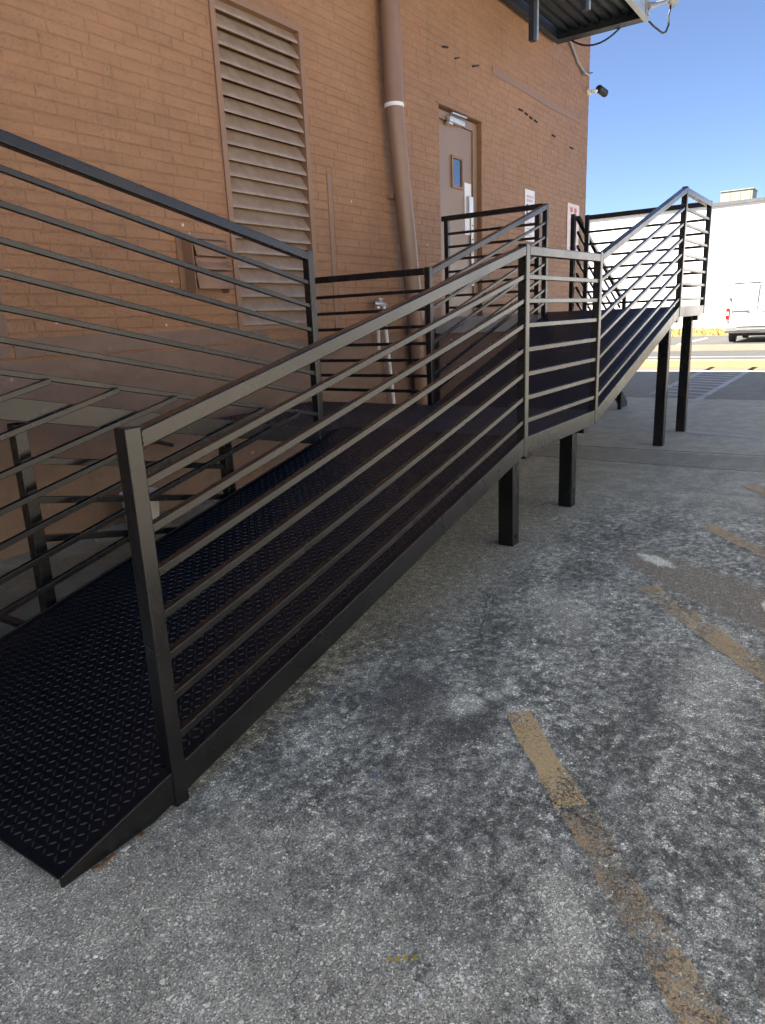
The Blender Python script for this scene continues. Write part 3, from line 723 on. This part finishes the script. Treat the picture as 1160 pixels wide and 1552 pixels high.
mb = MB(); mb.prism([(8.602, 1.36), (8.602, 1.12), (8.61+run*NS-.28, 0), (8.61+run*NS, 0), (8.61+run*NS, .06)], 2.905, 2.945); P(mb.build('stringer', M['black'], bevel=.003), sa)
mb = MB(); mb.prism([(8.602, 1.36), (8.602, 1.12), (8.61+run*NS-.28, 0), (8.61+run*NS, 0), (8.61+run*NS, .06)], 3.70, 3.74); P(mb.build('stringer', M['black'], bevel=.003), sa)
for k in range(1, NS):
    mb = MB(); x = 8.605 + run*(k-1); z_ = 1.362 - rise*k; mb.box(x, x+run+.02, 2.946, 3.699, z_-.035, z_); P(mb.build('tread', M['black'], bevel=.003), sa)
zr = lambda x: 2.405 - .474*(x-8.40)
mb = MB(); mb.box(8.345, 8.395, 2.946, 2.996, 1.364, 2.424); P(mb.build('post', M['black'], bevel=.005), sa)
mb = MB(); mb.box(10.17, 10.22, 2.856, 2.9045, 0, 1.545); P(mb.build('post', M['black'], bevel=.005), sa)
mb = MB(); mb.slant(8.396, zr(8.396)-.026, 10.17, zr(10.17)-.026, 2.905, 2.95, .05); P(mb.build('top_rail', M['black'], bevel=.004), sa)
for k in range(1, 7):
    mb = MB(); mb.slant(8.396, zr(8.396)-.026-.15*k, 10.17, zr(10.17)-.026-.15*k, 2.915, 2.94, .026); P(mb.build('bar', M['black'], bevel=.003), sa)

# ------------------------------------------------------------------ things on and near the wall
# white valve pipe
vp = thing('valve_pipe', 'thin white pipe with a small valve standing against the wall behind the landing', 'pipe', loc=(6.5, 4.36, .4))
mb = MB(); mb.tube([(6.40, 4.36, 1.50), (6.40, 4.36, 1.30), (6.395, 4.36, 1.06)], .017, 12); P(mb.build('short_pipe', M['dirtywhite'], smooth=True), vp)
mb = MB(); mb.tube([(6.50, 4.35, 1.50), (6.53, 4.35, 1.26), (6.63, 4.35, .46), (6.68, 4.35, .0)], .019, 12); P(mb.build('long_pipe', M['dirtywhite'], smooth=True), vp)
mb = MB(); mb.tube([(6.34, 4.35, 1.535), (6.38, 4.35, 1.53), (6.42, 4.35, 1.53), (6.54, 4.35, 1.52)], [.016, .03, .026, .026], 12).tube([(6.45, 4.35, 1.53), (6.45, 4.35, 1.575)], .012, 10).tube([(6.42, 4.35, 1.58), (6.49, 4.35, 1.575)], .010, 10).tube([(6.40, 4.36, 1.53), (6.40, 4.36, 1.46)], .026, 12).tube([(6.50, 4.35, 1.52), (6.505, 4.35, 1.46)], .026, 12)
P(mb.build('valve', M['alu'], smooth=True), vp)
mb = MB(); mb.tube([(6.335, 4.35, 1.535), (6.331, 4.35, 1.535)], .011, 10); P(mb.build('outlet', M['dark']), vp)

def sign(name, label, x0, x1, z0, z1, mat):
    r_ = thing(name, label, 'sign', loc=((x0+x1)/2, YW, z0))
    mb = MB(); mb.box(x0, x1, YW-.010, YW-.0045, z0, z1); P(mb.build('panel', mat, bevel=.0015), r_); return r_
def print_(r_, x0, x1, z0, z1, mat, name='print'):
    mb = MB(); mb.add([(x0,YW-.0118,z0),(x1,YW-.0118,z0),(x1,YW-.0118,z1),(x0,YW-.0118,z1)], [(0,1,2,3)]); P(mb.build(name, mat), r_)
M['signwhite'] = simple('sign_white', (.74, .74, .75), .5, var=.05); M['signpink'] = simple('sign_faded_pink', (.72, .60, .57), .5, var=.08, nscale=4)
M['inkgrey'] = simple('faded_grey_ink', (.40, .40, .44), .6); M['inkpink'] = simple('faded_pink_ink', (.58, .40, .42), .6); M['inkdark'] = simple('dark_ink', (.05, .07, .10), .6); M['inkred'] = simple('faded_red_ink', (.50, .17, .17), .6)
s1 = sign('notice_sign', 'white notice sign with faded pink heading mounted right of the door', 10.44, 10.80, 2.40, 3.11, M['signwhite'])
rs = random.Random(2)
for k in range(2):
    x = 10.50
    while x < 10.72:
        w_ = rs.uniform(.03, .07); print_(s1, x, min(x+w_, 10.75), 3.00-.055*k, 3.035-.055*k, M['inkpink'], 'letters'); x += w_+.016
print_(s1, 10.49, 10.545, 2.77, 2.91, M['inkdark'], 'pictogram'); print_(s1, 10.66, 10.74, 2.78, 2.83, M['inkdark'], 'pictogram'); print_(s1, 10.58, 10.62, 2.73, 2.78, M['inkgrey'], 'pictogram')
for k in range(5): print_(s1, 10.50, 10.50+rs.uniform(.16, .24), 2.66-.045*k, 2.672-.045*k, M['inkgrey'], 'letters')
s2 = sign('warning_sign', 'faded pinkish sign with red emblems and lines of print at the building corner', 12.21, 12.77, 2.36, 3.10, M['signpink'])
for x in (12.33, 12.52):
    mb = MB(); pts = [(x, 2.965), (x+.05, 2.955), (x+.125, 2.985), (x+.115, 3.03), (x+.07, 3.05), (x+.04, 3.04), (x+.012, 3.055), (x-.008, 3.01)]
    mb.add([(p[0], YW-.0118, p[1]) for p in pts], [tuple(range(8))]); P(mb.build('emblem', M['inkred']), s2)
print_(s2, 12.32, 12.66, 2.925, 2.94, M['inkpink'], 'letters')
for k, (a, b) in enumerate(((12.30, 12.45), (12.50, 12.68))):
    for q in range(2): print_(s2, a, b, 2.86-.07*q, 2.868-.07*q, M['inkpink'], 'letters'); print_(s2, a+.05, a+.058, 2.80-.06*q, 2.855-.06*q, M['inkpink'], 'letters')
for k in range(7): print_(s2, 12.31, 12.31+rs.uniform(.30, .38), 2.66-.035*k, 2.672-.035*k, M['inkgrey'], 'letters')
print_(s2, 12.30, 12.70, 2.385, 2.42, M['inkpink'], 'letters')

# security camera at the corner
sc = thing('security_camera', 'white bracketed security camera with black head at the building corner', 'camera', loc=(13.1, YW-.05, 4.9))
mb = MB(); mb.tube([(13.06, YW-.001, 4.90), (13.06, YW-.05, 4.90)], .055, 18); P(mb.build('mount', M['white'], bevel=.004), sc)
mb = MB(); mb.tube([(13.06, YW-.05, 4.90), (13.10, YW-.12, 4.90), (13.15, YW-.16, 4.91)], .028, 12); P(mb.build('arm', M['white'], smooth=True), sc)
mb = MB(); mb.tube([(13.10, YW-.16, 4.93), (13.12, YW-.165, 4.93), (13.34, YW-.20, 4.90), (13.36, YW-.20, 4.90)], [.05, .062, .062, .05], 18); P(mb.build('housing', M['rubber'], smooth=False), sc)
mb = MB(); mb.tube([(13.361, YW-.2, 4.90), (13.37, YW-.2, 4.899)], .035, 14); P(mb.build('lens', M['glass']), sc)

# overhead platform
pf = thing('overhead_platform', 'dark steel platform with corrugated underside hanging high on the wall', 'platform', loc=(10, 3.7, 5.2))
PX0, PX1, PY0, PY1, PZ = 5.5, 11.50, 3.08, 4.40, 5.20
mb = MB(); mb.box(PX0, PX1, PY0, PY0+.02, PZ+.014, PZ+.34).box(PX0, PX1, PY0-.006, PY0+.07, PZ, PZ+.012); P(mb.build('outer_channel', M['steelgrey'], bevel=.002), pf)
mb = MB(); mb.box(PX0, PX1, PY1-.02, PY1, PZ+.0005, PZ+.24).box(PX0, PX1, PY1-.08, PY1-.021, PZ+.001, PZ+.011); P(mb.build('wall_channel', M['platform'], bevel=.002), pf)
mb = MB(); mb.box(PX1-.02, PX1-.001, PY0+.071, PY1-.021, PZ+.002, PZ+.24).box(PX1-.18, PX1-.021, PY0+.071, PY1-.081, PZ+.003, PZ+.012); P(mb.build('end_channel', M['platform'], bevel=.002), pf)
for x in (6.2, 7.8, 9.35):
    mb = MB(); mb.box(x, x+.16, PY0+.071, PY1-.081, PZ+.02, PZ+.11); P(mb.build('cross_beam', M['platform'], bevel=.003), pf)
pr = []; y = PY0+.021; k = 0
while y < PY1-.03:
    zz = PZ+.125 if k % 2 else PZ+.175
    pr += [(y, zz), (min(y+.055, PY1-.021), zz)]; y += .075; k += 1
mb = MB(); kk = len(pr); mb.add([(PX0, y_, z_) for y_, z_ in pr] + [(PX1-.021, y_, z_) for y_, z_ in pr], [(j, j+1, j+1+kk, j+kk) for j in range(kk-1)])
o = mb.build('corrugated_deck', M['platform']); so = o.modifiers.new('solid', 'SOLIDIFY'); so.thickness = .004; P(o, pf)
mb = MB(); mb.box(9.30, 9.395, 3.86, 3.93, 4.59, PZ+.019); P(mb.build('hanger', M['platform'], bevel=.004), pf)
mb = MB(); mb.box(9.397, 9.44, 3.855, 3.862, 4.62, PZ+.019).box(9.395, 9.402, 3.862, 3.93, 4.60, PZ+.019); P(mb.build('hanger_angle', M['steelgrey'], bevel=.001), pf)
mb = MB(); mb.box(9.74, 9.84, 3.37, 3.44, 4.92, PZ+.124); P(mb.build('hanger', M['platform'], bevel=.004), pf)
mb = MB(); mb.box(9.842, 9.89, 3.365, 3.372, 4.95, PZ+.124); P(mb.build('hanger_angle', M['steelgrey'], bevel=.001), pf)
mb = MB(); mb.box(11.27, 11.39, PY0-.014, PY0-.001, PZ+.03, PZ+.20).tube([(11.33, PY0-.014, PZ+.12), (11.55, PY0-.05, PZ+.20), (11.95, PY0-.06, PZ+.34), (12.25, PY0-.06, PZ+.47)], [.05, .035, .03, .03], 12); P(mb.build('lamp_arm', M['grey'], smooth=False), pf)
mb = MB(); mb.tube([(12.22, PY0-.06, PZ+.46), (12.45, PY0-.06, PZ+.52), (12.50, PY0-.06, PZ+.52)], [.05, .09, .09], 14); P(mb.build('lamp_head', M['grey']), pf)
def sag(a, b, d_, n=14):
    a, b = Vector(a), Vector(b); return [a.lerp(b, i/n) + Vector((0, 0, -d_*4*(i/n)*(1-i/n))) for i in range(n+1)]
mb = MB(); mb.tube([Vector((12.40, PY0-.06, PZ+.47))] + [Vector((12.40-.12*k**2*.25, PY0-.06, PZ+.47-.105*k)) for k in range(1, 3)] + [Vector(q) for q in ((12.33, PY0-.06, PZ+.16), (12.22, PY0-.05, PZ+.04), (12.08, PY0-.04, PZ-.005), (11.92, PY0-.02, PZ-.002), (11.72, PY0+.0, PZ+.0), (11.50, PY0+.03, PZ+.03))], .014, 8); P(mb.build('cable', M['rubber'], smooth=True), pf)
mb = MB(); mb.tube(sag((11.505, 3.42, PZ+.06), (11.505, 4.20, PZ+.02), .16), .013, 8); P(mb.build('cable', M['rubber'], smooth=True), pf)
wc = thing('wall_conduit', 'short bent grey conduit near the top corner of the brick wall', 'conduit', loc=(12.5, YW, 5.1))
mb = MB(); mb.tube([(11.95, YW-.03, 5.45), (12.15, YW-.03, 5.36), (12.45, YW-.03, 5.20), (12.75, YW-.03, 5.12), (12.95, YW-.03, 5.13), (13.14, YW-.03, 5.19)], .022, 10); P(mb.build('tube', M['grey'], smooth=True), wc)
mb = MB(); mb.box(12.72, 12.76, YW-.055, YW-.0045, 5.08, 5.16); P(mb.build('clip', M['grey']), wc)

# under the upper flight: bucket, hose, gravel
bk = thing('bucket', 'small white plastic bucket standing at the wall under the upper ramp flight', 'bucket', loc=(3.10, 4.24, 0))
mb = MB(); mb.lathe((3.10, 4.24, .001), [(0, .0), (.105, .0), (.112, .01), (.130, .235), (.138, .236), (.138, .255), (.128, .255), (.108, .012), (0, .012)], 28); P(mb.build('body', M['dirtywhite'], smooth=True), bk)
mb = MB(); mb.tube([(3.10+.135*c(a), 4.24+.02*s(a), .24-.10*s(a)) for a in [math.pi*i/12 for i in range(13)]], .004, 8); P(mb.build('handle', M['grey']), bk)
ho = MB(); ho.tube([(3.02, 4.425, .46), (3.15, 4.42, .53), (3.29, 4.415, .555), (3.45, 4.415, .548), (3.59, 4.42, .50)], .014, 10)
o = ho.build('hose', M['rubber'], smooth=True); tag(o, 'short black hose end poking from the wall above the bucket', 'hose')
g = MB(); rg = random.Random(9)
for i in range(500):
    x = rg.gauss(3.15, .22); y = min(4.43, rg.gauss(4.32, .09)); r_ = rg.uniform(.006, .016); a0 = rg.uniform(0, 6.28)
    g.add([(x + r_*rg.uniform(.7, 1.2)*c(a0+k*1.257), y + r_*rg.uniform(.7, 1.2)*s(a0+k*1.257), 0.0) for k in range(5)] + [(x, y, r_*rg.uniform(.6, 1.0))], [(k, (k+1) % 5, 5) for k in range(5)])
o = g.build('gravel', M['pebble']); tag(o, 'small heap of gravel and leaf litter around the white bucket', 'gravel', kind='stuff')

# litter along the ramp foot
rl = random.Random(21)
for i, (x, y, r_, mat, nm, lab) in enumerate((
        (.845, 1.540, .020, 'leaf', 'dry_leaf', 'brown curled leaf nearest the tip of the ramp foot'),
        (.880, 1.546, .016, 'leaf', 'dry_leaf', 'brown leaf second from the ramp tip along the channel'),
        (.985, 1.545, .016, 'leaf', 'dry_leaf', 'small brown leaf by the channel nearer the first post'),
        (.925, 1.538, .014, 'shell', 'pale_chip', 'pale chip lying against the ramp side channel'),
        (.955, 1.530, .017, 'shell', 'pale_chip', 'larger pale chip beside the ramp side channel'))):
    mb = MB(); n = 9; a0 = rl.uniform(0, 6)
    ring = [(x + r_*1.35*c(a0)*c(2*math.pi*k/n) - r_*.6*s(a0)*s(2*math.pi*k/n), y + r_*.6*s(2*math.pi*k/n), .004 + rl.uniform(0, .006) + .004*(k % 2)) for k in range(n)]
    mb.add(ring + [(x, y, .006)], [(k, (k+1) % n, n) for k in range(n)])
    o = mb.build(nm, M[mat], smooth=True); so = o.modifiers.new('solid', 'SOLIDIFY'); so.thickness = .0015
    tag(o, lab, 'leaf' if mat == 'leaf' else 'chip', 'litter along the ramp foot')

# ------------------------------------------------------------------ across the street
wb = thing('white_building', 'long low white rendered building across the street in full sun', 'building', loc=(50, 4, 0))
mb = MB(); mb.box(44.0, 62.0, -40, 46, 0, 6.45); P(mb.build('wall', M['stucco']), wb)
mb = MB(); mb.box(43.93, 62.07, -40.07, 46.07, 6.45, 6.62); P(mb.build('coping', M['capmetal']), wb)
ru = thing('rooftop_unit', 'beige rooftop air unit standing on the white building', 'air unit', loc=(46.6, 7.0, 6.62))
mb = MB(); mb.box(45.9, 47.4, 6.35, 7.95, 6.63, 7.35); P(mb.build('casing', M['hvac'], bevel=.02), ru)
mb = MB(); mb.box(45.86, 47.44, 6.31, 7.99, 7.355, 7.40); P(mb.build('lid', M['hvac'], bevel=.01), ru)
for k in range(3):
    mb = MB(); mb.box(45.885, 45.897, 6.45+.5*k, 6.88+.5*k, 6.75, 7.28); P(mb.build('panel', M['hvac'], bevel=.004), ru)
bed = sheet('planting_bed', [(36.4,-40), (43.99,-40), (43.99,46), (36.4,46)], .004, M['tanpave'], kind='structure')
g = MB(); rp = random.Random(14)
for i in range(5200):
    x = rp.uniform(36.6, 43.6); y = rp.uniform(-4, 22); r_ = rp.uniform(.08, .22); a0 = rp.uniform(0, 6.28)
    h_ = r_*rp.uniform(.7, 1.3)
    g.add([(x + r_*rp.uniform(.6, 1.1)*c(a0+k*1.257), y + r_*rp.uniform(.6, 1.1)*s(a0+k*1.257), .003) for k in range(5)] + [(x+rp.uniform(-.05, .05), y+rp.uniform(-.05, .05), h_)], [(k, (k+1) % 5, 5) for k in range(5)])
o = g.build('ground_cover', M['mulch']); tag(o, 'dry yellow ground cover along the foot of the white building', 'ground cover', kind='stuff')

# unseen cream building, added behind the viewpoint to bounce warm sunlight into the shade
cb = thing('bounce_building', 'unseen cream building added behind the viewpoint to bounce sunlight', 'building', loc=(0, -14, 0))
M['cream'] = simple('cream_render', (.74, .67, .56), .85, var=.05, nscale=.7, bump=.1)
mb = MB(); mb.box(-16, 11, -20, -7.6, 0, 3.7); P(mb.build('wall', M['cream']), cb)
mb = MB(); mb.box(-16.1, 11.1, -20.1, -7.5, 3.702, 3.82); P(mb.build('coping', M['capmetal']), cb)
for i in range(6):
    x = -13.5 + 4.2*i
    for z_ in (1.6,):
        w_ = P(MB().box(x, x+1.3, -7.6, -7.55, z_, z_+1.3).build('window', M['white']), cb)
        mb = MB(); mb.box(x+.07, x+1.23, -7.549, -7.545, z_+.07, z_+1.23); P(mb.build('pane', M['glass']), w_)

# white van, tail towards us
VX, VC = 29.2, 3.57
van = thing('white_van', 'white delivery van parked across the street with its tail towards us', 'van', loc=(VX+2.5, VC, 0))
mb = MB()
prof = [(0, .42), (-.02, .60), (0, 1.15), (.05, 2.06), (.12, 2.17), (.30, 2.22), (3.10, 2.22), (3.45, 2.12), (4.25, 1.36), (5.05, 1.12), (5.22, .95), (5.25, .45), (5.1, .34), (.1, .34)]
mb.prism([(VX+x, z_) for x, z_ in prof], VC-1.0, VC+1.0)
body = P(mb.build('body', M['vanwhite'], bevel=.09, seg=4), van)
for v in body.data.vertices:                               # tumblehome
    if v.co.z > 1.2: v.co.y = VC + (v.co.y-VC)*(1 - .085*(v.co.z-1.2))
for sgn in (1, -1):
    y0, y1 = (VC+.006, VC+.86) if sgn > 0 else (VC-.86, VC-.006)
    tk = .022; xb = lambda z_: VX + (-.02 + .055*(z_-.6)/1.4)
    mb = MB(); pts = [(y0, .60), (y1, .60), (y1+.01*sgn, 1.3), (y1-.05*(sgn > 0), 1.98), (y1-.12*(sgn > 0), 2.06), (y0, 2.07)] if sgn > 0 else [(y0, .60), (y1, .60), (y1, 2.07), (y0+.12, 2.06), (y0+.05, 1.98), (y0-.01, 1.3)]
    k = len(pts); mb.add([(xb(p[1])-tk, p[0], p[1]) for p in pts] + [(xb(p[1])+.03, p[0], p[1]) for p in pts], [tuple(range(k)), tuple(range(2*k-1, k-1, -1))] + [(i, (i+1) % k, (i+1) % k + k, i+k) for i in range(k)])
    d_ = P(mb.build('rear_door', M['vanwhite'], bevel=.012, seg=3), van)
    for zz in (.74, 1.56):
        mb = MB(); yy = VC+sgn*.92; mb.box(VX-.05, VX+.01, yy-.06, yy+.05, zz, zz+.05); P(mb.build('hinge', M['greyplastic'], bevel=.01), d_)
    if sgn > 0:
        mb = MB(); mb.box(VX-.075, VX-.02, VC+.26, VC+.84, 1.10, 1.16); P(mb.build('plate_light_bar', M['greyplastic'], bevel=.015), d_)
        mb = MB(); mb.box(VX-.052, VX-.04, VC+.33, VC+.75, .93, 1.085); P(mb.build('number_plate', M['clearlens'], bevel=.004), d_)
        mb = MB(); mb.box(VX-.06, VX-.03, VC+.52, VC+.58, .66, .72); P(mb.build('latch', M['greyplastic'], bevel=.01), d_)
    else:
        mb = MB(); mb.box(VX-.085, VX-.05, VC-.30, VC-.10, 1.14, 1.18); P(mb.build('handle', M['greyplastic'], bevel=.01), d_)
    y = VC+sgn*.955
    mb = MB(); mb.box(VX-.05, VX+.10, y-.055, y+.055, .84, 1.24); tl = P(mb.build('tail_light', M['red'], bevel=.015), van)
    mb = MB(); mb.box(VX-.056, VX+.05, y-.05, y+.05, .98, 1.10); P(mb.build('reverse_lens', M['clearlens'], bevel=.006), tl)
mb = MB(); mb.box(VX-.16, VX+.10, VC-1.0, VC+1.0, .39, .58); bp_ = P(mb.build('rear_bumper', M['greyplastic'], bevel=.04, seg=3), van)
mb = MB(); mb.box(VX-.175, VX-.02, VC-.62, VC+.62, .581, .595).box(VX-.175, VX-.161, VC-.62, VC+.62, .47, .49); P(mb.build('step_strip', M['alu']), bp_)
mb = MB(); mb.box(VX+.2, VX+4.9, VC-.85, VC+.85, .24, .345); P(mb.build('underbody', M['rubber']), van)
mb = MB(); mb.box(VX+.55, VX+.80, VC-.12, VC+.02, 2.221, 2.28); P(mb.build('roof_vent', M['greyplastic'], bevel=.015), van)
mb = MB(); mb.box(VX-.034, VX+.0, VC-.0055, VC+.0055, .61, 2.05); P(mb.build('door_seal', M['rubber']), van)
mb = MB(); mb.box(VX-.028, VX+.0, VC+.862, VC+.875, .62, 1.9); P(mb.build('door_seal', M['greyplastic']), van)
mb = MB(); mb.box(VX-.002, VX+.06, VC-.84, VC+.84, 2.078, 2.098); P(mb.build('roof_seal', M['rubber']), van)
for x in (.95, 4.25):
    for y in (VC-.86, VC+.86):
        mb = MB(); mb.tube([(VX+x, y-.11, .335), (VX+x, y-.095, .335), (VX+x, y+.095, .335), (VX+x, y+.11, .335)], [.30, .333, .333, .30], 28); w_ = P(mb.build('wheel', M['rubber']), van)
        sg = 1 if y > VC else -1
        mb = MB(); mb.tube([(VX+x, y+sg*.111, .335), (VX+x, y+sg*.118, .335)], [.21, .19], 24); P(mb.build('rim', M['alu']), w_)
